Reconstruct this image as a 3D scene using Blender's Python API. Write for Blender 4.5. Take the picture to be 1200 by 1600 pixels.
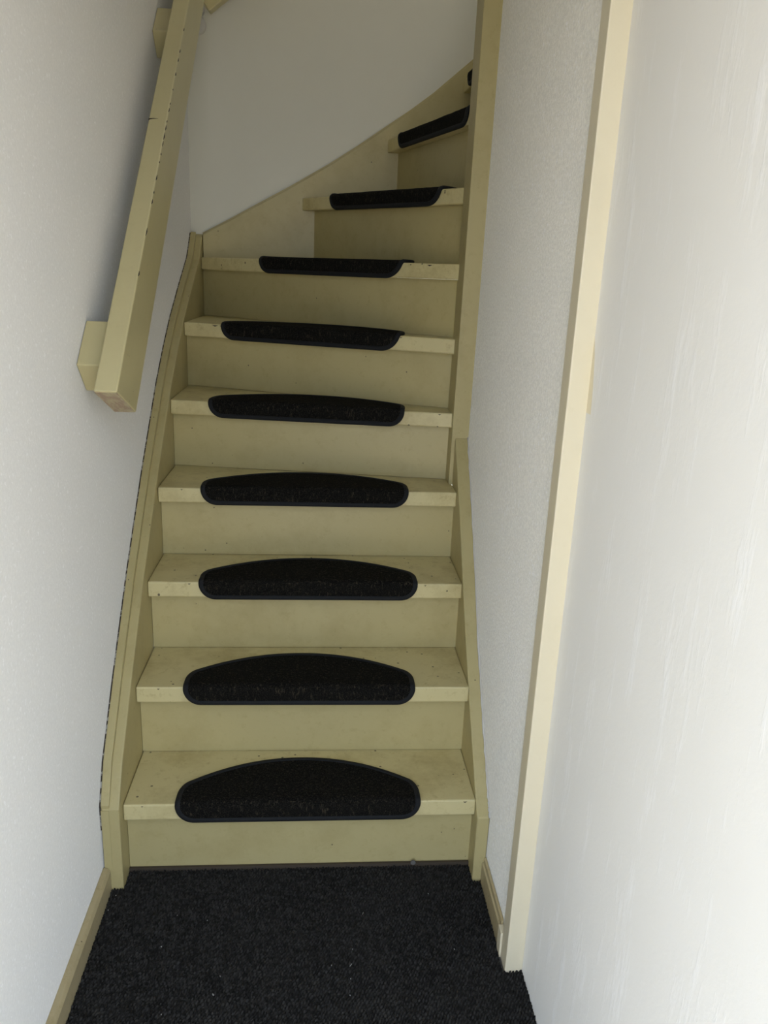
import bpy, bmesh, math, random
import numpy as np
from mathutils import Matrix, Vector

for o in list(bpy.data.objects):
    bpy.data.objects.remove(o, do_unlink=True)
SC = bpy.context.scene
COL = SC.collection
random.seed(4)

# ------------------------------------------------------------------ camera
CAM = Vector((0.4269, -1.5604, 1.3461))
PITCH, YAW, ROLL, FPX = 0.28883, 0.085295, 0.041206, 1235.45
fw = Vector((math.sin(YAW) * math.cos(PITCH), math.cos(YAW) * math.cos(PITCH), -math.sin(PITCH)))
rt = Vector((math.cos(YAW), -math.sin(YAW), 0.0))
up = rt.cross(fw)
r2 = rt * math.cos(ROLL) + up * math.sin(ROLL)
u2 = -rt * math.sin(ROLL) + up * math.cos(ROLL)
cd = bpy.data.cameras.new('camera')
cd.sensor_fit = 'VERTICAL'
cd.sensor_height = 36.0
cd.lens = FPX * 36.0 / 1600.0
cd.clip_start = 0.02
cam = bpy.data.objects.new('camera', cd)
COL.objects.link(cam)
m = Matrix((r2, u2, -fw)).transposed().to_4x4()
m.translation = CAM
cam.matrix_world = m
SC.camera = cam

# ------------------------------------------------------------------ light
w = bpy.data.worlds.new('sky')
SC.world = w
w.use_nodes = True
bg = w.node_tree.nodes['Background']
bg.inputs['Color'].default_value = (0.76, 0.87, 1.04, 1)
bg.inputs['Strength'].default_value = 1.0

DOOR_Y = -1.30        # inner face of the wall with the open front door; the camera stands on the doorstep
DX0, DX1, DZ1 = 0.06, 0.83, 2.05
ld = bpy.data.lights.new('doorway_portal', 'AREA')      # samples the sky through the open doorway
ld.shape = 'RECTANGLE'
ld.size, ld.size_y = DX1 - DX0, DZ1
ld.cycles.is_portal = True
lo = bpy.data.objects.new('doorway_portal', ld)
COL.objects.link(lo)
lo.location = ((DX0 + DX1) / 2, DOOR_Y - 0.05, DZ1 / 2)
lo.rotation_euler = (math.radians(90), 0, 0)
sd = bpy.data.lights.new('sun', 'SUN')
sd.energy = 3.0
sd.angle = math.radians(0.6)
sd.color = (1.0, 0.95, 0.86)
so = bpy.data.objects.new('sun', sd)
COL.objects.link(so)
so.rotation_euler = Vector((0.75, -0.10, -0.85)).to_track_quat('-Z', 'Y').to_euler()

ud = bpy.data.lights.new('stairwell_fill', 'AREA')     # added fill light high in the stairwell, lifts back wall and treads
ud.shape = 'RECTANGLE'
ud.size, ud.size_y = 0.9, 0.6
ud.energy = 0.6
ud.color = (1.0, 0.97, 0.90)
uo = bpy.data.objects.new('stairwell_fill', ud)
COL.objects.link(uo)
uo.location = (0.95, 1.05, 3.24)

SC.view_settings.view_transform = 'Standard'
SC.view_settings.look = 'None'
SC.view_settings.gamma = 1.0
SC.view_settings.use_curve_mapping = False
SC.view_settings.exposure = 2.06

# ------------------------------------------------------------------ materials
def new_mat(name):
    mt = bpy.data.materials.new(name)
    mt.use_nodes = True
    nt = mt.node_tree
    b = nt.nodes['Principled BSDF']
    return mt, nt, b

def N(nt, typ, **kw):
    n = nt.nodes.new(typ)
    for k, v in kw.items():
        if hasattr(n, k):
            setattr(n, k, v)
        else:
            n.inputs[k].default_value = v
    return n

def ramp(nt, src, p0, p1, c0=(0, 0, 0, 1), c1=(1, 1, 1, 1)):
    r = nt.nodes.new('ShaderNodeValToRGB')
    r.color_ramp.elements[0].position = p0
    r.color_ramp.elements[1].position = p1
    r.color_ramp.elements[0].color = c0
    r.color_ramp.elements[1].color = c1
    nt.links.new(src, r.inputs[0])
    return r.outputs[0]

def mix(nt, fac, a, b):
    n = nt.nodes.new('ShaderNodeMix')
    n.data_type = 'RGBA'
    for s, v in ((0, fac), (6, a), (7, b)):
        if isinstance(v, (int, float)):
            n.inputs[s].default_value = v
        elif isinstance(v, tuple):
            n.inputs[s].default_value = v
        else:
            nt.links.new(v, n.inputs[s])
    return n.outputs[2]

def math_node(nt, op, a, b):
    n = nt.nodes.new('ShaderNodeMath')
    n.operation = op
    for i, v in enumerate((a, b)):
        if isinstance(v, (int, float)):
            n.inputs[i].default_value = v
        else:
            nt.links.new(v, n.inputs[i])
    return n.outputs[0]

def bump(nt, b, h, strength, dist):
    n = nt.nodes.new('ShaderNodeBump')
    n.inputs['Strength'].default_value = strength
    n.inputs['Distance'].default_value = dist
    nt.links.new(h, n.inputs['Height'])
    nt.links.new(n.outputs[0], b.inputs['Normal'])

def coords(nt, scale=(1, 1, 1)):
    g = nt.nodes.new('ShaderNodeNewGeometry')
    mp = nt.nodes.new('ShaderNodeMapping')
    mp.inputs['Scale'].default_value = scale
    nt.links.new(g.outputs['Position'], mp.inputs[0])
    return mp.outputs[0]

def noise(nt, vec, scale, detail=4, rough=0.6):
    n = nt.nodes.new('ShaderNodeTexNoise')
    n.inputs['Scale'].default_value = scale
    n.inputs['Detail'].default_value = detail
    n.inputs['Roughness'].default_value = rough
    nt.links.new(vec, n.inputs['Vector'])
    return n.outputs[0]

def paint(name, col, dirt=0.5, specks=True, rough=0.42, spec_t=0.06, dens=0.78):
    mt, nt, b = new_mat(name)
    v = coords(nt)
    dark = tuple(c * f for c, f in zip(col, (0.70, 0.65, 0.54))) + (1,)
    base = col + (1,)
    big = ramp(nt, noise(nt, v, 7.0, 6, 0.7), 0.48, 0.78)
    c = mix(nt, math_node(nt, 'MULTIPLY', big, dirt), base, dark)
    sm = ramp(nt, noise(nt, v, 42.0, 6, 0.75), 0.55, 0.78)
    c = mix(nt, math_node(nt, 'MULTIPLY', sm, dirt), c, dark)
    if specks:
        vo = nt.nodes.new('ShaderNodeTexVoronoi')
        vo.inputs['Scale'].default_value = 34.0
        wv = coords(nt, (1.0, 1.0, 0.8))
        nt.links.new(wv, vo.inputs['Vector'])
        near = math_node(nt, 'LESS_THAN', vo.outputs['Distance'], spec_t)
        sep = nt.nodes.new('ShaderNodeSeparateColor')
        nt.links.new(vo.outputs['Color'], sep.inputs[0])
        pick = math_node(nt, 'GREATER_THAN', sep.outputs[0], dens)
        c = mix(nt, math_node(nt, 'MULTIPLY', math_node(nt, 'MULTIPLY', near, pick), 0.8), c, (0.07, 0.05, 0.035, 1))
    nt.links.new(c, b.inputs['Base Color'])
    b.inputs['Roughness'].default_value = rough
    bump(nt, b, noise(nt, v, 60.0, 4, 0.6), 0.12, 0.002)
    return mt

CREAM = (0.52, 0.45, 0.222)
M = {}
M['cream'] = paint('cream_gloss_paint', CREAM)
M['tread'] = paint('cream_worn_toplit_tread_paint', (0.685, 0.605, 0.325), dirt=1.0, spec_t=0.10, dens=0.62)  # base lightened beyond the riser paint to mimic light from above
M['rail'] = paint('cream_handrail_paint', (0.70, 0.625, 0.345), dirt=0.15, rough=0.32, spec_t=0.035)
M['trim'] = paint('pale_cream_trim_paint', (0.83, 0.755, 0.56), dirt=0.10, specks=False)
M['skirt'] = paint('cream_scuffed_skirting_paint', (0.52, 0.44, 0.26), dirt=1.0)

def wall_mat(name, col, scale, strength, dist, streak=False, dr=1.0, speck=0.0):
    mt, nt, b = new_mat(name)
    v = coords(nt)
    big = ramp(nt, noise(nt, v, 2.2, 4, 0.6), 0.40, 0.75)
    c = mix(nt, math_node(nt, 'MULTIPLY', big, 0.35), col + (1,), tuple(x * y for x, y in zip(col, (0.93, 0.925, 0.90))) + (1,))
    n1 = noise(nt, v, scale, 5, 0.65)
    h = n1
    if streak:
        sv = coords(nt, (9.0, 9.0, 1.6))
        s = noise(nt, sv, 3.2, 5, 0.7)
        sm = ramp(nt, s, 0.55, 0.80)
        h = math_node(nt, 'ADD', math_node(nt, 'MULTIPLY', n1, 0.35), math_node(nt, 'MULTIPLY', sm, 0.6))
        c = mix(nt, math_node(nt, 'MULTIPLY', sm, 0.85), c, (0.90, 0.895, 0.875, 1))
    if speck:
        sp = ramp(nt, noise(nt, v, 170.0, 3, 0.65), 0.40, 0.64)
        c = mix(nt, math_node(nt, 'MULTIPLY', sp, speck), tuple(x * 0.86 for x in col) + (1,), c)
        n3 = ramp(nt, noise(nt, v, 150.0, 2, 0.5), 0.63, 0.70)
        c = mix(nt, math_node(nt, 'MULTIPLY', n3, speck), c, (0.96, 0.955, 0.94, 1))
    nt.links.new(c, b.inputs['Base Color'])
    b.inputs['Roughness'].default_value = 0.6
    b.inputs['Diffuse Roughness'].default_value = dr
    bump(nt, b, h, strength, dist)
    return mt

M['wall'] = wall_mat('white_wall_paint', (0.83, 0.815, 0.765), 120.0, 0.25, 0.002, speck=0.4)
M['wall_rough'] = wall_mat('white_roller_stipple', (0.945, 0.925, 0.845), 160.0, 0.55, 0.005, speck=1.0)
M['wall_streak'] = wall_mat('white_brushed_plaster', (0.82, 0.805, 0.755), 70.0, 0.35, 0.003, True, 0.45)
M['wall_back'] = wall_mat('white_back_wall', (0.845, 0.84, 0.77), 50.0, 0.10, 0.002)

def plain(name, col, rough=0.6):
    mt, nt, b = new_mat(name)
    b.inputs['Base Color'].default_value = col + (1,)
    b.inputs['Roughness'].default_value = rough
    return mt

M['white'] = plain('white_gloss', (0.78, 0.77, 0.74), 0.4)
M['chip'] = plain('bare_dark_wood', (0.055, 0.040, 0.028), 0.8)
M['gap'] = plain('dark_brown_wood', (0.06, 0.045, 0.03), 0.8)
def gap_shade_mat():  # shade of the open joint painted dark, with pale breaks
    mt, nt, b = new_mat('broken_gap_shade')
    v = coords(nt)
    f = ramp(nt, noise(nt, v, 55.0, 5, 0.75), 0.50, 0.56)
    nt.links.new(mix(nt, f, (0.05, 0.04, 0.03, 1), (0.45, 0.43, 0.38, 1)), b.inputs['Base Color'])
    b.inputs['Roughness'].default_value = 0.9
    return mt
M['crack'] = gap_shade_mat()
M['lint'] = plain('white_lint', (0.34, 0.34, 0.33), 0.9)
M['paving'] = plain('warm_paving', (0.48, 0.40, 0.29), 0.9)
M['subfloor'] = plain('grey_subfloor', (0.12, 0.11, 0.10), 0.9)

def raw_wood():
    mt, nt, b = new_mat('worn_end_grain')
    v = coords(nt, (60, 14, 14))
    f = ramp(nt, noise(nt, v, 2.0, 4, 0.6), 0.40, 0.58)
    nt.links.new(mix(nt, f, (0.62, 0.55, 0.36, 1), (0.50, 0.37, 0.26, 1)), b.inputs['Base Color'])
    b.inputs['Roughness'].default_value = 0.75
    bump(nt, b, f, 0.4, 0.002)
    return mt
M['endgrain'] = raw_wood()

def carpet_mat():
    mt, nt, b = new_mat('charcoal_loop_carpet')
    v = coords(nt)
    vo = nt.nodes.new('ShaderNodeTexVoronoi')
    vo.inputs['Scale'].default_value = 190.0
    nt.links.new(v, vo.inputs['Vector'])
    sep = nt.nodes.new('ShaderNodeSeparateColor')
    nt.links.new(vo.outputs['Color'], sep.inputs[0])
    c = mix(nt, ramp(nt, sep.outputs[0], 0.25, 1.0), (0.014, 0.0135, 0.0125, 1), (0.046, 0.045, 0.043, 1))
    big = ramp(nt, noise(nt, v, 5.0, 3, 0.6), 0.4, 0.75)
    c = mix(nt, math_node(nt, 'MULTIPLY', big, 0.25), c, (0.045, 0.043, 0.040, 1))
    nt.links.new(c, b.inputs['Base Color'])
    b.inputs['Roughness'].default_value = 0.95
    b.inputs['Specular IOR Level'].default_value = 0.15
    bump(nt, b, noise(nt, v, 900.0, 3, 0.6), 0.5, 0.001)
    return mt
M['carpet'] = carpet_mat()

def pile_mat():
    mt, nt, b = new_mat('black_ribbed_mat_pile')
    v = coords(nt)
    n1 = noise(nt, v, 420.0, 3, 0.7)
    n2 = noise(nt, coords(nt, (1, 1, 0.35)), 170.0, 4, 0.7)
    c = mix(nt, ramp(nt, n1, 0.48, 0.72), (0.0055, 0.0055, 0.005, 1), (0.036, 0.033, 0.026, 1))
    c = mix(nt, ramp(nt, n2, 0.56, 0.70), c, (0.055, 0.046, 0.032, 1))
    nt.links.new(c, b.inputs['Base Color'])
    b.inputs['Roughness'].default_value = 1.0
    b.inputs['Specular IOR Level'].default_value = 0.08
    bump(nt, b, math_node(nt, 'ADD', n1, n2), 0.8, 0.003)
    return mt
M['pile'] = pile_mat()

def binding_mat():
    mt, nt, b = new_mat('black_overlock_binding')
    v = coords(nt)
    n1 = noise(nt, v, 500.0, 2, 0.5)
    nt.links.new(mix(nt, n1, (0.006, 0.0066, 0.0078, 1), (0.014, 0.016, 0.019, 1)), b.inputs['Base Color'])
    b.inputs['Roughness'].default_value = 0.75
    b.inputs['Specular IOR Level'].default_value = 0.3
    bump(nt, b, n1, 0.6, 0.002)
    return mt
M['binding'] = binding_mat()

# ------------------------------------------------------------------ helpers
def obj(name, verts, faces, mat, parent=None, smooth=False, bevel=0.0):
    me = bpy.data.meshes.new(name)
    me.from_pydata([tuple(map(float, v)) for v in verts], [], faces)
    bm = bmesh.new(); bm.from_mesh(me)
    bmesh.ops.recalc_face_normals(bm, faces=bm.faces)
    bm.to_mesh(me); bm.free()
    me.materials.append(mat)
    o = bpy.data.objects.new(name, me)
    COL.objects.link(o)
    if parent: o.parent = parent
    if smooth:
        for p in me.polygons: p.use_smooth = True
    if bevel:
        bv = o.modifiers.new('bevel', 'BEVEL')
        bv.width = bevel; bv.segments = 2; bv.limit_method = 'ANGLE'; bv.angle_limit = math.radians(40)
    return o

def thing(name, label, cat, loc=(0, 0, 0), group=None):
    o = bpy.data.objects.new(name, None)
    o.empty_display_size = 0.05
    COL.objects.link(o)
    o.location = loc
    o['label'] = label; o['category'] = cat
    if group: o['group'] = group
    return o

def rebase(root):
    """children were modelled in world space: move their mesh under the empty at its base"""
    for c in root.children:
        c.data.transform(Matrix.Translation(-Vector(root.location)))
        for g in c.children:
            g.data.transform(Matrix.Translation(-Vector(root.location)))

def tag(o, label, cat=None, group=None, kind=None):
    o['label'] = label
    if cat: o['category'] = cat
    if group: o['group'] = group
    if kind: o['kind'] = kind
    return o

def prism(bot, top):
    """closed solid between two rings of equal length"""
    n = len(bot)
    v = list(bot) + list(top)
    f = [tuple(range(n))[::-1], tuple(range(n, 2 * n))]
    for i in range(n):
        j = (i + 1) % n
        f.append((i, j, n + j, n + i))
    return v, f

def box(x0, x1, y0, y1, z0, z1):
    b = [(x0, y0, z0), (x1, y0, z0), (x1, y1, z0), (x0, y1, z0)]
    return prism(b, [(x, y, z1) for x, y, _ in b])

def join(parts):
    V, F = [], []
    for v, f in parts:
        k = len(V); V += list(v); F += [tuple(i + k for i in q) for q in f]
    return V, F

def struct(name, vf, mat, label, parent=None, bevel=0.0):
    o = obj(name, vf[0], vf[1], mat, parent, bevel=bevel)
    if parent is None:
        o['kind'] = 'structure'; o['label'] = label
    return o

# ------------------------------------------------------------------ the setting
XL = -0.042           # left wall face
YB = 1.452            # back wall face
HALL_H, SHAFT_H = 2.50, 3.30
XR2 = 0.857           # right wall of the hall, this side of the pillar
def xr(z): return 0.8285 + 0.0088 * z     # stair-side right wall leans a touch

struct('floor', box(-0.2, 1.1, DOOR_Y - 0.1, 0.9, -0.10, -0.012), M['subfloor'], 'bare grey subfloor under the dark carpet of the hall')
struct('wall_left', box(XL - 0.12, XL, DOOR_Y - 0.12, YB, -0.1, SHAFT_H), M['wall'], 'smooth white wall with the long handrail')
struct('wall_back', box(XL - 0.12, 2.3, YB, YB + 0.12, -0.1, SHAFT_H), M['wall_back'], 'white wall behind the turning steps')
# right wall beside the stairs (leaning face), then the leg that follows the upper flight
YP0, YP1 = 0.585, 0.685
zt = SHAFT_H
v, f = prism([(xr(0), -0.262, -0.1), (0.99, -0.262, -0.1), (0.99, YP0, -0.1), (xr(0), YP0, -0.1)],
             [(xr(zt), -0.262, zt), (0.99, -0.262, zt), (0.99, YP0, zt), (xr(zt), YP0, zt)])
struct('wall_right', (v, f), M['wall_rough'], 'white stippled wall between the stair string and the pale trim post')
struct('wall_upper', box(0.9205, 2.3, YP0 + 0.0005, YP1, 1.2, SHAFT_H), M['wall'], 'white wall on the inner side of the upper flight')
struct('wall_end', box(2.3, 2.42, YP0 - 0.05, YB + 0.12, -0.1, SHAFT_H), M['wall'], 'white wall at the end of the upper flight')
v, f = prism([(XR2, DOOR_Y - 0.12, -0.1), (0.99, DOOR_Y - 0.12, -0.1), (0.99, -0.262, -0.1), (XR2, -0.262, -0.1)],
             [(XR2 + 0.006, DOOR_Y - 0.12, zt), (0.99, DOOR_Y - 0.12, zt), (0.99, -0.262, zt), (XR2 + 0.006, -0.262, zt)])
struct('wall_hall', (v, f), M['wall_streak'], 'bright white brushed plaster wall on the hall side of the pale trim post')
struct('wall_front', join([box(XL, DX0, DOOR_Y - 0.12, DOOR_Y, 0, HALL_H), box(DX1, XR2 + 0.005, DOOR_Y - 0.12, DOOR_Y, 0, HALL_H),
                           box(DX0, DX1, DOOR_Y - 0.12, DOOR_Y, DZ1, HALL_H)]), M['wall'], 'white wall around the open front doorway')
struct('ceiling', join([box(XL, XR2 + 0.02, DOOR_Y - 0.12, -0.25, HALL_H, HALL_H + 0.12), box(XL, 2.3, -0.25, YB, SHAFT_H - 0.02, SHAFT_H + 0.1),
                        box(XL, XR2 + 0.02, -0.25, -0.19, HALL_H, SHAFT_H)]), M['wall'], 'white ceiling over hall and stairwell')
struct('door_1', join([box(DX0, DX0 + 0.03, DOOR_Y - 0.12, DOOR_Y - 0.02, 0, DZ1), box(DX1 - 0.03, DX1, DOOR_Y - 0.12, DOOR_Y - 0.02, 0, DZ1),
                       box(DX0 + 0.03, DX1 - 0.03, DOOR_Y - 0.12, DOOR_Y - 0.02, DZ1 - 0.03, DZ1)]), M['trim'], 'pale frame of the open front doorway')
struct('ground', box(-12, 12, -14, DOOR_Y - 0.12, -0.2, -0.05), M['paving'], 'pale paving outside the front door')

# pillar / end trim of the right wall
v, f = prism([(0.821, -0.303, -0.012), (0.8575, -0.303, -0.012), (0.8575, -0.262, -0.012), (0.821, -0.262, -0.012)],
             [(0.8305, -0.303, HALL_H), (0.866, -0.303, HALL_H), (0.866, -0.262, HALL_H), (0.8305, -0.262, HALL_H)])
struct('trim_1', (v, f), M['trim'], 'tall pale cream trim post at the corner of the right wall', bevel=0.002)

ov = [(-0.303, 0.93), (-0.306, 1.00), (-0.313, 1.03), (-0.319, 1.06), (-0.325, 1.10), (-0.326, 1.14), (-0.322, 1.19), (-0.314, 1.235), (-0.303, 1.27)]
v, f = prism([(XR2 + 0.0022, y, z) for y, z in ov], [(XR2 + 0.0030, y, z) for y, z in ov])
obj('paint_overlap', v, f, M['trim'], bpy.data.objects['trim_1'])
# skirtings
ang = [(XL, -0.012), (-0.0262, -0.012), (-0.0262, 0.043), (-0.031, 0.051), (XL, 0.054)]
v, f = prism([(x, DOOR_Y, z) for x, z in ang], [(x, -0.0505, z) for x, z in ang])
struct('baseboard_left', (v, f), M['skirt'], 'low cream skirting board along the left wall', bevel=0.0015)
ang = [(0.8285, -0.012), (0.8195, -0.012), (0.8195, 0.043), (0.8235, 0.046), (0.8235, 0.056), (0.8288, 0.060)]
v, f = prism([(x, -0.236, z) for x, z in ang], [(x, -0.0475, z) for x, z in ang])
sk = struct('baseboard_right', (v, f), M['skirt'], 'short cream skirting board between stair string and trim post', bevel=0.0012)
v, f = box(0.8175, 0.8285, -0.2615, -0.237, -0.012, 0.050)
obj('end_block', v, f, M['trim'], sk, bevel=0.001)

# ------------------------------------------------------------------ carpet (loop pile as real relief)
def carpet():
    st = 0.00125
    x0, x1, y0, y1 = -0.0258, 0.8566, -0.80, 0.003
    nx, ny = int((x1 - x0) / st) + 1, int((y1 - y0) / st) + 1
    X, Y = np.meshgrid(np.linspace(x0, x1, nx), np.linspace(y0, y1, ny))
    rng = np.random.default_rng(3)
    # staggered slanting loops
    px, py = 0.0098, 0.0058
    a = math.radians(58)
    U = X * math.cos(a) + Y * math.sin(a); V = -X * math.sin(a) + Y * math.cos(a)
    U = U + 0.0014 * np.sin(V * 210 + 2 * np.sin(U * 55)) ; V = V + 0.0011 * np.sin(U * 190 + 1.5 * np.sin(V * 40))
    row = np.floor(V / py); U2 = U / px + 0.5 * (row % 2)
    col = np.floor(U2)
    fu, fv = U2 - col - 0.5, V / py - row - 0.5
    hsh = np.abs(np.sin(col * 12.9898 + row * 78.233) * 43758.5453) % 1.0
    d = np.sqrt((fu * 1.9) ** 2 + (fv * 2.15) ** 2)
    H = np.clip(1.0 - d * d, 0, 1) ** 0.5 * (0.55 + 0.45 * hsh)
    Z = -0.0090 + 0.0085 * H + rng.normal(0, 0.00022, X.shape)
    co = np.stack([X, Y, Z], -1).reshape(-1, 3)
    idx = np.arange(nx * ny).reshape(ny, nx)
    q = np.stack([idx[:-1, :-1], idx[:-1, 1:], idx[1:, 1:], idx[1:, :-1]], -1).reshape(-1, 4)
    cx = (X[:-1, :-1] + st / 2).ravel(); cy = (Y[:-1, :-1] + st / 2).ravel()
    ok = np.ones(len(q), bool)
    ok &= ~((cy > -0.0505) & ((cx < 0.0) | (cx > 0.8)))
    ok &= ~((cy > -0.304) & (cx > 0.8185))
    ok &= ~((cy > -0.304) & (cy < -0.235) & (cx > 0.8165))
    q = q[ok]
    used = np.unique(q); rm = -np.ones(nx * ny, int); rm[used] = np.arange(len(used))
    co = co[used]; q = rm[q]
    me = bpy.data.meshes.new('carpet')
    me.vertices.add(len(co)); me.vertices.foreach_set('co', co.astype(np.float32).ravel())
    me.loops.add(q.size); me.loops.foreach_set('vertex_index', q.astype(np.int32).ravel())
    me.polygons.add(len(q)); me.polygons.foreach_set('loop_start', np.arange(0, q.size, 4, dtype=np.int32))
    me.update(calc_edges=True)
    me.polygons.foreach_set('use_smooth', np.ones(len(q), bool))
    me.materials.append(M['carpet'])
    o = bpy.data.objects.new('carpet', me)
    COL.objects.link(o)
    return tag(o, 'charcoal loop-pile carpet covering the hall floor before the stairs', 'carpet', kind='stuff')
carpet()

# ------------------------------------------------------------------ staircase
H = 0.19889
ZT = {k: k * H - 0.0052 for k in range(1, 13)}
TH = 0.041
# nosing lines seen from above: left end, right end, z at both ends
NL = {
    1: ((0.0, -0.020), (0.80, -0.018), ZT[1], ZT[1]),
    2: ((0.0, 0.151), (0.80, 0.149), ZT[2], ZT[2]),
    3: ((0.0, 0.324), (0.80, 0.327), ZT[3], ZT[3]),
    4: ((0.0, 0.495), (0.80, 0.499), ZT[4], ZT[4]),
    5: ((0.0, 0.715), (0.80, 0.606), ZT[5], ZT[5]),
    6: ((0.0, 0.986), (0.80, 0.649), ZT[6], ZT[6]),
    7: ((0.0, 1.379), (0.802, 0.663), ZT[7], ZT[7]),
    8: ((0.349, 1.42), (0.803, 0.692), 1.599, 1.584),
    9: ((0.642, 1.42), (0.830, 0.70), 1.800, 1.790),
    10: ((0.895, 1.42), (0.915, 0.70), 2.000, 1.992),
    11: ((1.075, 1.42), (1.075, 0.70), 2.195, 2.195),
    12: ((1.245, 1.42), (1.245, 0.70), 2.394, 2.394),
}
stair = thing('staircase', 'cream painted wooden winder staircase turning right at the top', 'staircase', (0.4, -0.05, 0))

def clip(poly, inside, cut):
    out = []
    for i in range(len(poly)):
        a, b = poly[i], poly[(i + 1) % len(poly)]
        ia, ib = inside(a), inside(b)
        if ia: out.append(a)
        if ia != ib: out.append(cut(a, b))
    return out

def clip_axis(poly, ax, val, keep_less):
    ins = (lambda p: p[ax] <= val + 1e-9) if keep_less else (lambda p: p[ax] >= val - 1e-9)
    def cut(a, b):
        t = (val - a[ax]) / (b[ax] - a[ax])
        return (a[0] + t * (b[0] - a[0]), a[1] + t * (b[1] - a[1]))
    return clip(poly, ins, cut)

def line(k, off, ext=0.0):
    """nosing line k shifted uphill by off; optional extension of both ends"""
    a, b = Vector(NL[k][0]), Vector(NL[k][1])
    d = (b - a).normalized()
    n = Vector((-d.y, d.x))          # uphill side
    return a + n * off - d * ext, b + n * off + d * ext

def zfun(k):
    a, b, za, zb = NL[k]
    a, b = Vector(a), Vector(b); d = b - a
    return lambda x, y: za + (zb - za) * max(-0.2, min(1.2, (Vector((x, y)) - a).dot(d) / d.length_squared))

OFF, RT = 0.037, 0.018
XMAX = lambda k: 0.80 if k <= 4 else (0.803 if k < 8 else 2.0)
def clip_stair(poly, k):
    poly = clip_axis(poly, 0, 0.0009, False)
    poly = clip_axis(poly, 1, 1.42, True)
    if k < 8: poly = clip_axis(poly, 0, XMAX(k), True)
    else: poly = clip_axis(poly, 1, 0.687, False)
    return poly

for k in range(1, 12):
    a, b = line(k, 0.0, 0.3)
    c, d = line(k + 1, OFF + RT, 0.3)
    if k in (6, 7):       # the long kite-shaped winders reach into the far corner
        c, d = line(k + 1, OFF + RT, 1.2)
    poly = clip_stair([tuple(a), tuple(b), tuple(d), tuple(c)], k)
    if k == 7:
        poly = clip_stair([tuple(a), tuple(b), tuple(line(8, OFF + RT, 0.3)[1]), tuple(line(8, OFF + RT, 0.0)[0] + Vector((0, 0.03))), (0.0, 1.45), (-0.05, 1.45)], k)
    zf = zfun(k)
    v, f = prism([(x, y, zf(x, y) - TH) for x, y in poly], [(x, y, zf(x, y)) for x, y in poly])
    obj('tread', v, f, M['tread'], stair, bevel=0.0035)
    # riser below this nosing
    off = 0.030 if k in (1, 7) else OFF
    a, b = line(k, off, 0.3)
    c, d = line(k, off + RT, 0.3)
    poly = clip_stair([tuple(a), tuple(b), tuple(d), tuple(c)], k)
    zf2 = zfun(k - 1) if k > 1 else (lambda x, y: -0.010)
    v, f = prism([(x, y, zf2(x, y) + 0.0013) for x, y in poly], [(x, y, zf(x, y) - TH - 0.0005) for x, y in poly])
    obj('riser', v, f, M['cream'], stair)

def string_yz(name, prof, x0, x1, bev=0.003, mat=None):
    v, f = prism([(x0, y, z) for y, z in prof], [(xr(z) - 0.0004 if x1 is None else x1, y, z) for y, z in prof])
    return obj(name, v, f, mat or M['cream'], stair, bevel=bev)

TOPL = [(-0.050, 0.203), (-0.030, 0.236), (0.0, 0.287), (0.124, 0.432), (0.296, 0.618), (0.512, 0.824), (0.748, 1.029),
        (0.870, 1.117), (0.986, 1.192), (1.150, 1.280), (1.334, 1.374), (1.425, 1.458)]
string_yz('left_string', [(-0.050, -0.012)] + TOPL + [(1.450, 1.466), (1.450, -0.012)], -0.0385, 0.0)
# lath nailed on the outer half of the string, a hair away from the wall
lath = [(y, z + 0.0005) for y, z in TOPL if y > -0.04]
lath[0] = (-0.048, 0.2045)
tops = [(y - 0.008, z + 0.013) for y, z in lath]
tops[0] = (-0.050, 0.215)
string_yz('string_lath', lath + tops[::-1], -0.0385, -0.0205, 0.0015)

string_yz('string_fillet', [(-0.0522, 0.054), (-0.0522, 0.203), (-0.0501, 0.203), (-0.0501, 0.054)], -0.0385, -0.0212, 0.0008)
crack = [(y, z - 0.0035) for y, z in tops]
ck = string_yz('wall_crack_shade', [(y, z - 0.06) for y, z in crack] + crack[::-1], XL + 0.0002, -0.0388, 0.0, M['crack'])  # solid strip in the gap, its shade put into the colour
ck['label'] = 'dark ragged strip standing in for the shaded gap between string and wall'
TOPR = [(-0.046, 0.165), (-0.030, 0.178), (-0.010, 0.197), (0.087, 0.303), (0.239, 0.481), (0.440, 0.750), (0.5845, 0.925)]
string_yz('right_string', [(-0.046, -0.012)] + TOPR + [(0.5845, 0.0)], 0.80, None)

cb = []
rc = random.Random(5)
for i in range(61):
    t = i / 60 * (len(TOPR) - 1); j = min(int(t), len(TOPR) - 2); fr = t - j
    cb.append((TOPR[j][0] + (TOPR[j + 1][0] - TOPR[j][0]) * fr, TOPR[j][1] + (TOPR[j + 1][1] - TOPR[j][1]) * fr, rc.uniform(0.0012, 0.0036)))
V_, F_ = [], []
for y, z, r in cb:
    V_ += [(xr(z) - 0.0002, y, z - 0.001), (xr(z) - 0.0004 - r, y, z + 0.0002), (xr(z) - 0.0004 - r * 0.6, y - r * 0.6, z + r * 0.8), (xr(z) - 0.0002, y - r * 0.9, z + r * 1.2)]
for i in range(60):
    for j in range(4):
        F_.append((i * 4 + j, i * 4 + (j + 1) % 4, i * 4 + 4 + (j + 1) % 4, i * 4 + 4 + j))
F_ += [(0, 1, 2, 3), (240, 241, 242, 243)]
obj('caulk_bead', V_, F_, M['white'], stair, smooth=True)['label'] = 'white lumpy caulk line along the wall'

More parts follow.
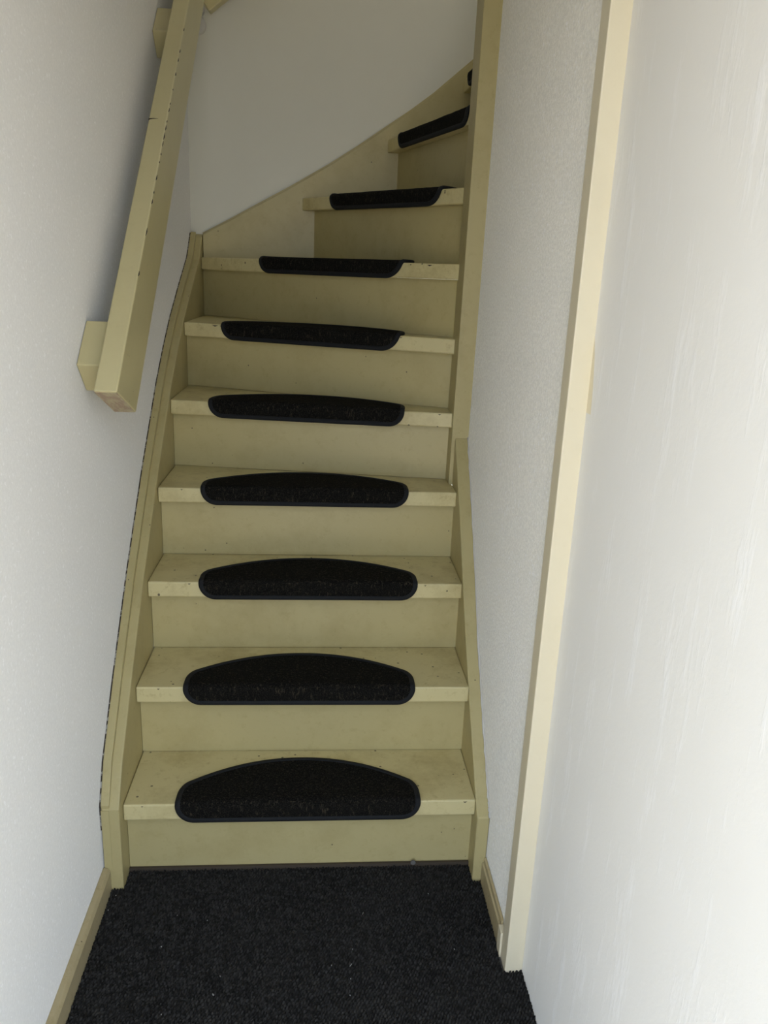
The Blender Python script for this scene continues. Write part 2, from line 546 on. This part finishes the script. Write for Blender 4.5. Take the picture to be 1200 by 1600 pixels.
bs_top = [(0.0025, 1.464), (0.095, 1.513), (0.19, 1.566), (0.31, 1.632), (0.438, 1.707), (0.54, 1.772), (0.627, 1.832), (0.72, 1.895), (0.798, 1.953),
          (0.934, 2.069), (1.10, 2.235), (1.30, 2.468)]
bs = bs_top + [(1.30, 1.9), (0.7, 1.35), (0.3, 1.0), (0.0025, 1.0)]
v, f = prism([(x, 1.42, z) for x, z in bs], [(x, 1.4515, z) for x, z in bs])
obj('back_string', v, f, M['cream'], stair, bevel=0.002)
# thin scribe bead along the upper edge of the back string
bead_b = [(x, z - 0.001) for x, z in bs_top]; bead_t = [(x - 0.003, z + 0.006) for x, z in bs_top]
ring = bead_b + bead_t[::-1]
v, f = prism([(x, 1.436, z) for x, z in ring], [(x, 1.4515, z) for x, z in ring])
obj('string_bead', v, f, M['cream'], stair)

def lean(z): return 0.0092 * (z - 0.79)
z0, z1 = ZT[4], 3.2
v, f = prism([(0.7895 + lean(z0), YP0, z0), (0.90, YP0, z0), (0.90, YP1, z0), (0.7895 + lean(z0), YP1, z0)],
             [(0.7895 + lean(z1), YP0, z1), (0.92, YP0, z1), (0.92, YP1, z1), (0.7895 + lean(z1), YP1, z1)])
obj('newel_post', v, f, M['cream'], stair, bevel=0.002)
v, f = box(0.0, 0.80, 0.0035, 0.0095, -0.011, 0.0035)
obj('base_strip', v, f, M['gap'], stair)
# chipped paint on the nosing edges
parts = []
for k, u, ln in ((6, 0.10, .020), (6, 0.125, .012), (6, 0.15, .016), (6, 0.70, .008), (7, 0.90, .007), (7, 0.96, .018), (5, 0.13, .02), (5, 0.20, .012), (8, 0.77, .006),
                 (4, 0.06, .006), (3, 0.10, .008), (3, 0.70, .006), (2, 0.05, .007), (1, 0.04, .006), (1, 0.77, .010), (5, 0.76, .008)):
    A, B, za, zb = NL[k]; A, B = Vector(A), Vector(B); L_ = (B - A).length; d_ = (B - A) / L_; n_ = Vector((-d_.y, d_.x))
    z_ = za + (zb - za) * u / L_
    P0 = A + d_ * u - n_ * 0.0002; P1 = A + d_ * (u + ln) - n_ * 0.0002; Pm = A + d_ * (u + ln * 0.45) - n_ * 0.0002
    a = [(P0.x, P0.y, z_ - 0.0040), (Pm.x, Pm.y, z_ - 0.0062 - ln * 0.08), (P1.x, P1.y, z_ - 0.0038)]
    parts.append(prism(a, [(x + n_.x * 0.002, y + n_.y * 0.002, z) for x, y, z in a]))
v, f = join(parts)
ch = obj('paint_chips', v, f, M['chip'], stair); ch['kind'] = 'stuff'; ch['label'] = 'dark chips in the paint of the step edges'
rebase(stair)

# ------------------------------------------------------------------ stair mats
def outline(a, rL, rR, vmin, vc, vd, n=72):
    """half-moon outline: for each u the lowest and highest v"""
    t = np.linspace(-1, 1, n)
    u = a * np.sin(t * math.pi / 2)
    lo = np.full(n, vmin); hi = vc + (vd - vc) * (1 - np.abs(u / a) ** 2.1)
    for i, x in enumerate(u):
        r = rR if x > 0 else rL
        e = abs(x) - (a - r)
        if e > 0: lo[i] = vmin + min(r, 0.95 * (vc - vmin)) * (1 - math.sqrt(max(0, 1 - (e / r) ** 2)))
        r3 = 0.018
        e = abs(x) - (a - r3)
        if e > 0: hi[i] -= 0.030 * (1 - math.sqrt(max(0, 1 - (e / r3) ** 2)))
        if hi[i] < lo[i] + 0.004: hi[i] = lo[i] + 0.004
    return u, lo, hi

def build_mat(k, uc, label, a=0.275, rL=0.040, rR=0.040, vmin=-0.050, vc=0.052, vd=0.157, tilt=0.0):
    A, B, za, zb = NL[k]
    A, B = Vector(A), Vector(B); L = (B - A).length
    d = (B - A) / L; n = Vector((-d.y, d.x))
    R0, HT = 0.006, 0.0065
    RE = R0 + 0.003; LA = RE * math.pi / 2
    def pos(u, v, h):
        uu = uc + u
        zt_ = za + (zb - za) * uu / L
        h += 0.0008
        if v >= 0: nn, z = R0 + v, zt_ + h
        elif v > -LA:
            ph = -v / RE
            nn, z = R0 - (R0 + h) * math.sin(ph), zt_ - R0 + (R0 + h) * math.cos(ph)
        else: nn, z = -h, zt_ - R0 - (-v - LA)
        p = A + d * uu + n * nn
        return (p.x, p.y, z)
    root = thing('stair_mat', label, 'stair mat', pos(0, 0, 0), 'half-moon mats on the stair treads')
    u, lo, hi = outline(a, rL, rR, vmin, vc, vd)
    hi = hi + tilt * u; 
    nu, nv = len(u), 26
    T, Bt = [], []
    for i in range(nu):
        # v samples concentrated around the fold
        vs = [lo[i] + (hi[i] - lo[i]) * j / (nv - 1) for j in range(nv)]
        for vv in vs:
            T.append(pos(u[i], vv, HT)); Bt.append(pos(u[i], vv, 0.0))
    V = T + Bt; off = nu * nv; F = []
    for i in range(nu - 1):
        for j in range(nv - 1):
            p, q, r, s = i * nv + j, (i + 1) * nv + j, (i + 1) * nv + j + 1, i * nv + j + 1
            F.append((p, q, r, s)); F.append((off + s, off + r, off + q, off + p))
    rim = [i * nv for i in range(nu)] + [(nu - 1) * nv + j for j in range(1, nv)] + [i * nv + nv - 1 for i in range(nu - 2, -1, -1)] + [j for j in range(nv - 2, 0, -1)]
    for i in range(len(rim)):
        p, q = rim[i], rim[(i + 1) % len(rim)]
        F.append((q, p, off + p, off + q))
    obj('pile', V, F, M['pile'], root, smooth=True)
    # stitched binding: a flat oval bead that follows the outline
    uv = [(u[i], lo[i]) for i in range(nu)] + [(u[-1], lo[-1] + (hi[-1] - lo[-1]) * j / 4) for j in range(1, 4)] + \
         [(u[i], hi[i]) for i in range(nu - 1, -1, -1)] + [(u[0], hi[0] + (lo[0] - hi[0]) * j / 4) for j in range(1, 4)]
    # resample evenly
    P = np.array(uv); seg = np.linalg.norm(np.roll(P, -1, 0) - P, axis=1); cum = np.r_[0, np.cumsum(seg)]
    m_ = 220
    ts = np.linspace(0, cum[-1], m_, endpoint=False)
    Pc = np.vstack([P, P[:1]])
    Q = np.stack([np.interp(ts, cum, Pc[:, 0]), np.interp(ts, cum, Pc[:, 1])], 1)
    tg = np.roll(Q, -2, 0) - np.roll(Q, 2, 0); tg /= np.linalg.norm(tg, axis=1)[:, None] + 1e-9
    out = np.stack([tg[:, 1], -tg[:, 0]], 1)
    prof = [(0.0022, 0.0), (0.0030, 0.0035), (0.0016, 0.0072), (-0.0030, 0.0086), (-0.0085, 0.0082), (-0.0100, 0.0062), (-0.0085, 0.0)]
    V, F = [], []
    for i in range(m_):
        for o_, h_ in prof:
            uu, vv = Q[i] + out[i] * o_
            V.append(pos(uu, vv, h_))
    np_ = len(prof)
    for i in range(m_):
        i2 = (i + 1) % m_
        for j in range(np_):
            j2 = (j + 1) % np_
            F.append((i * np_ + j, i2 * np_ + j, i2 * np_ + j2, i * np_ + j2))
    obj('binding', V, F, M['binding'], root, smooth=True)
    if k == 3:
        x, y, z = pos(0.001, 0.163, 0.0)
        parts = [box(x + dx, x + dx + sx, y - .003, y + .003, z, z + sz) for dx, sx, sz in ((0, .004, .006), (.003, .006, .003), (-.002, .003, .004))]
        vv, ff = join(parts)
        obj('loose_tuft', vv, ff, M['binding'], root)
    rebase(root)
    return root

ORD = {1: 'the lowest step', 2: 'the second step up from the carpet', 3: 'the third step up, a loose tuft at its back edge', 4: 'the fourth step up, beside the newel foot',
       5: 'the fifth step up, first to turn', 6: 'the sixth step up', 7: 'the seventh step up, reaching into the back corner',
       8: 'the eighth step up, against the back string', 9: 'the ninth step up, its end behind the newel post', 10: 'the tenth step up, mostly hidden by the newel post'}
MP = {1: (0.393, {}), 2: (0.389, {}), 3: (0.405, {}), 4: (0.390, {}), 5: (0.388, {}),
      6: (0.418, dict(rR=0.055, a=0.283)), 7: (0.588, dict(rR=0.062, a=0.29)), 8: (0.476, dict(rR=0.058, a=0.285)), 9: (0.40, {}), 10: (0.375, {})}
for k, (uc, kw) in MP.items():
    build_mat(k, uc, 'black half-moon stair mat on ' + ORD[k], **kw)

# ------------------------------------------------------------------ handrails
def plank_rail(name, label, origin, axis, nrm, side, L, t, wdt, cut, blocks, blk_depth, loc):
    """origin: upper outer corner at the low end; axis along the rail, nrm down across the plank, side = thickness direction"""
    root = thing(name, label, 'handrail', loc)
    o, d, n, s = Vector(origin), Vector(axis), Vector(nrm), Vector(side)
    low = [o, o + s * wdt, o + s * wdt + n * t + d * cut, o + n * t + d * cut]
    hi_ = [o + d * L, o + d * L + s * wdt, o + d * L + s * wdt + n * t, o + d * L + n * t]
    v, f = prism(low, hi_)
    rail = obj('rail', v, f, M['rail'], root, bevel=0.003)
    return root, rail, low

TR = math.radians(42.715)
dR = Vector((0, math.cos(TR), math.sin(TR))); nR = Vector((0, math.sin(TR), -math.cos(TR)))
RT_, RW = 0.1432, 0.0425
cut = (Vector((0, 0.064, 1.063)) - Vector((0, -0.080, 1.125))).dot(dR)
root, rail, low = plank_rail('handrail', 'long cream plank handrail on wooden blocks along the left wall', (0.0117, -0.080, 1.125), dR, nR, Vector((1, 0, 0)), 1.78, RT_, RW, cut, [], 0, (XL, 0.078, 1.173))
# worn end grain on the sawn lower end
e = [p - dR * 0.0012 for p in low]
c0 = sum(e, Vector()) / 4
e = [c0 + (p - c0) * 0.93 for p in e]
v, f = prism(e, [p + dR * 0.004 for p in e])
obj('end_grain', v, f, M['endgrain'], rail)
for yb, zb, lb, tb in ((0.007, 1.162, 0.115, 0.078), (0.879, 1.955, 0.113, 0.075)):
    p0 = Vector((XL + 0.0012, yb, zb))
    a = [p0, p0 + dR * lb, p0 + dR * lb + nR * tb, p0 + nR * tb]
    v, f = prism(a, [p + Vector((0.0525, 0, 0)) for p in a])
    obj('mounting_block', v, f, M['rail'], root, bevel=0.0025)
# chipped paint along the upper inner edge and one crack across the face
parts = []
rnd = random.Random(11)
eo = Vector((0.0117 + RW, -0.080, 1.125))
for s in [0.30, 0.42, 0.52, 0.555, 0.60, 0.66, 0.69, 0.72, 0.745, 0.78, 0.81, 0.85, 0.88, 0.94, 1.0, 1.06, 1.1, 1.2]:
    ln = rnd.uniform(0.006, 0.028); wd = rnd.uniform(0.0012, 0.0035)
    p = eo + dR * s
    a = [p + Vector((0.0004, 0, 0)) + nR * 0.0012, p + dR * ln * 0.5 + Vector((0.0004, 0, 0)) + nR * 0.001, p + dR * ln + Vector((0.0004, 0, 0)) + nR * 0.002,
         p + dR * ln * 0.6 + Vector((0.0004, 0, 0)) + nR * (0.003 + wd)]
    parts.append(prism(a, [q - Vector((0.0025, 0, 0)) for q in a]))
p = Vector((0.0117, -0.080, 1.125)) + dR * 0.815 - nR * 0.0003
a = [p, p + Vector((0.009, 0, 0)) + dR * 0.004, p + Vector((0.022, 0, 0)) + dR * 0.006, p + Vector((0.010, 0, 0)) + dR * 0.007, p + dR * 0.005]
parts.append(prism(a, [q + nR * 0.001 for q in a]))
v, f = join(parts)
ch = obj('paint_chips', v, f, M['chip'], rail); ch['kind'] = 'stuff'; ch['label'] = 'dark chips in the rail paint'
rebase(root)

T2 = math.radians(37.5)
d2 = Vector((math.cos(T2), 0, math.sin(T2))); n2 = Vector((math.sin(T2), 0, -math.cos(T2)))
lowc = Vector((0.0478, 1.365, 2.141))
o2 = lowc - n2 * 0.14
root2, rail2, low2 = plank_rail('handrail', 'upper cream plank handrail climbing the back wall', o2, d2, n2, Vector((0, 0.042, 0)).normalized(), 1.15, 0.14, 0.042, 0.0, [], 0, (0.3, YB, 2.4))
for s in (0.25, 0.95):
    p0 = o2 + n2 * 0.035 + d2 * s; p0.y = 1.407
    a = [p0, p0 + d2 * 0.11, p0 + d2 * 0.11 + n2 * 0.075, p0 + n2 * 0.075]
    v, f = prism(a, [Vector((p.x, YB, p.z)) for p in a])
    obj('mounting_block', v, f, M['rail'], root2, bevel=0.0025)
rebase(root2)

# white scalloped ornament on the back wall, half behind the long handrail
ring = []
for cx, cz, r, a0, a1 in ((0.000, 2.119, 0.0275, -90, 62), (0.005, 2.163, 0.018, -50, 55), (0.000, 2.205, 0.0275, -62, 90)):
    for i in range(15):
        t = math.radians(a0 + (a1 - a0) * i / 14)
        ring.append((cx + r * math.cos(t), cz + r * math.sin(t)))
left = [(-0.004 - (x + 0.002), z) for x, z in ring[::-1]]
ring += left
v, f = prism([(x, YB - 0.024, z) for x, z in ring], [(x, YB, z) for x, z in ring])
orn = obj('wall_plaque', v, f, M['white'], bevel=0.003)
tag(orn, 'small white plaque with scalloped edge on the back wall behind the long handrail', 'plaque')

# ------------------------------------------------------------------ small debris on the carpet
def floor_pt(px, py, z=0.001):
    dr = fw + r2 * ((px - 600) / FPX) - u2 * ((py - 800) / FPX)
    t = (z - CAM.z) / dr.z
    return CAM + dr * t
parts = []
for px, py, l, wd in ((333, 1554, .0040, .0022), (252, 1479, .0022, .0018), (181, 1399, .0020, .0018), (169, 1422, .002, .0016), (324, 1438, .002, .001),
                  (551, 1483, .0022, .001), (567, 1427, .006, .0008), (548, 1508, .008, .0007), (669, 1396, .0025, .001), (548, 1529, .002, .0014),
                  (710, 1483, .002, .001), (252, 1585, .002, .0014), (547, 1555, .002, .0014), (344, 1525, .003, .0008), (518, 1508, .002, .001), (277, 1430, .0015, .001)):
    p = floor_pt(px, py)
    a = rnd.uniform(0.8, 2.2)
    dx, dy = math.cos(a), math.sin(a)
    c = [(p.x + dx * l * s1 - dy * wd * s2, p.y + dy * l * s1 + dx * wd * s2) for s1, s2 in ((-.5, -.5), (.5, -.4), (.55, .4), (-.4, .5))]
    parts.append(prism([(x, y, 0.0) for x, y in c], [(x, y, 0.0016) for x, y in c]))
v, f = join(parts)
tag(obj('lint', v, f, M['lint']), 'tiny white lint specks scattered over the dark carpet', 'lint', kind='stuff')
p = floor_pt(645, 1346, 0.004)
n = 14
ringp = [(0.006 * math.cos(2 * math.pi * i / n), 0.006 * math.sin(2 * math.pi * i / n)) for i in range(n)]
v, f = prism([(p.x + x, 0.0005, 0.006 + z) for x, z in ringp], [(p.x + x, 0.0033, 0.006 + z) for x, z in ringp])
tag(obj('glide_disc', v, f, plain('grey_plastic', (0.14, 0.135, 0.125))), 'small grey disc at the foot of the lowest riser', 'disc')
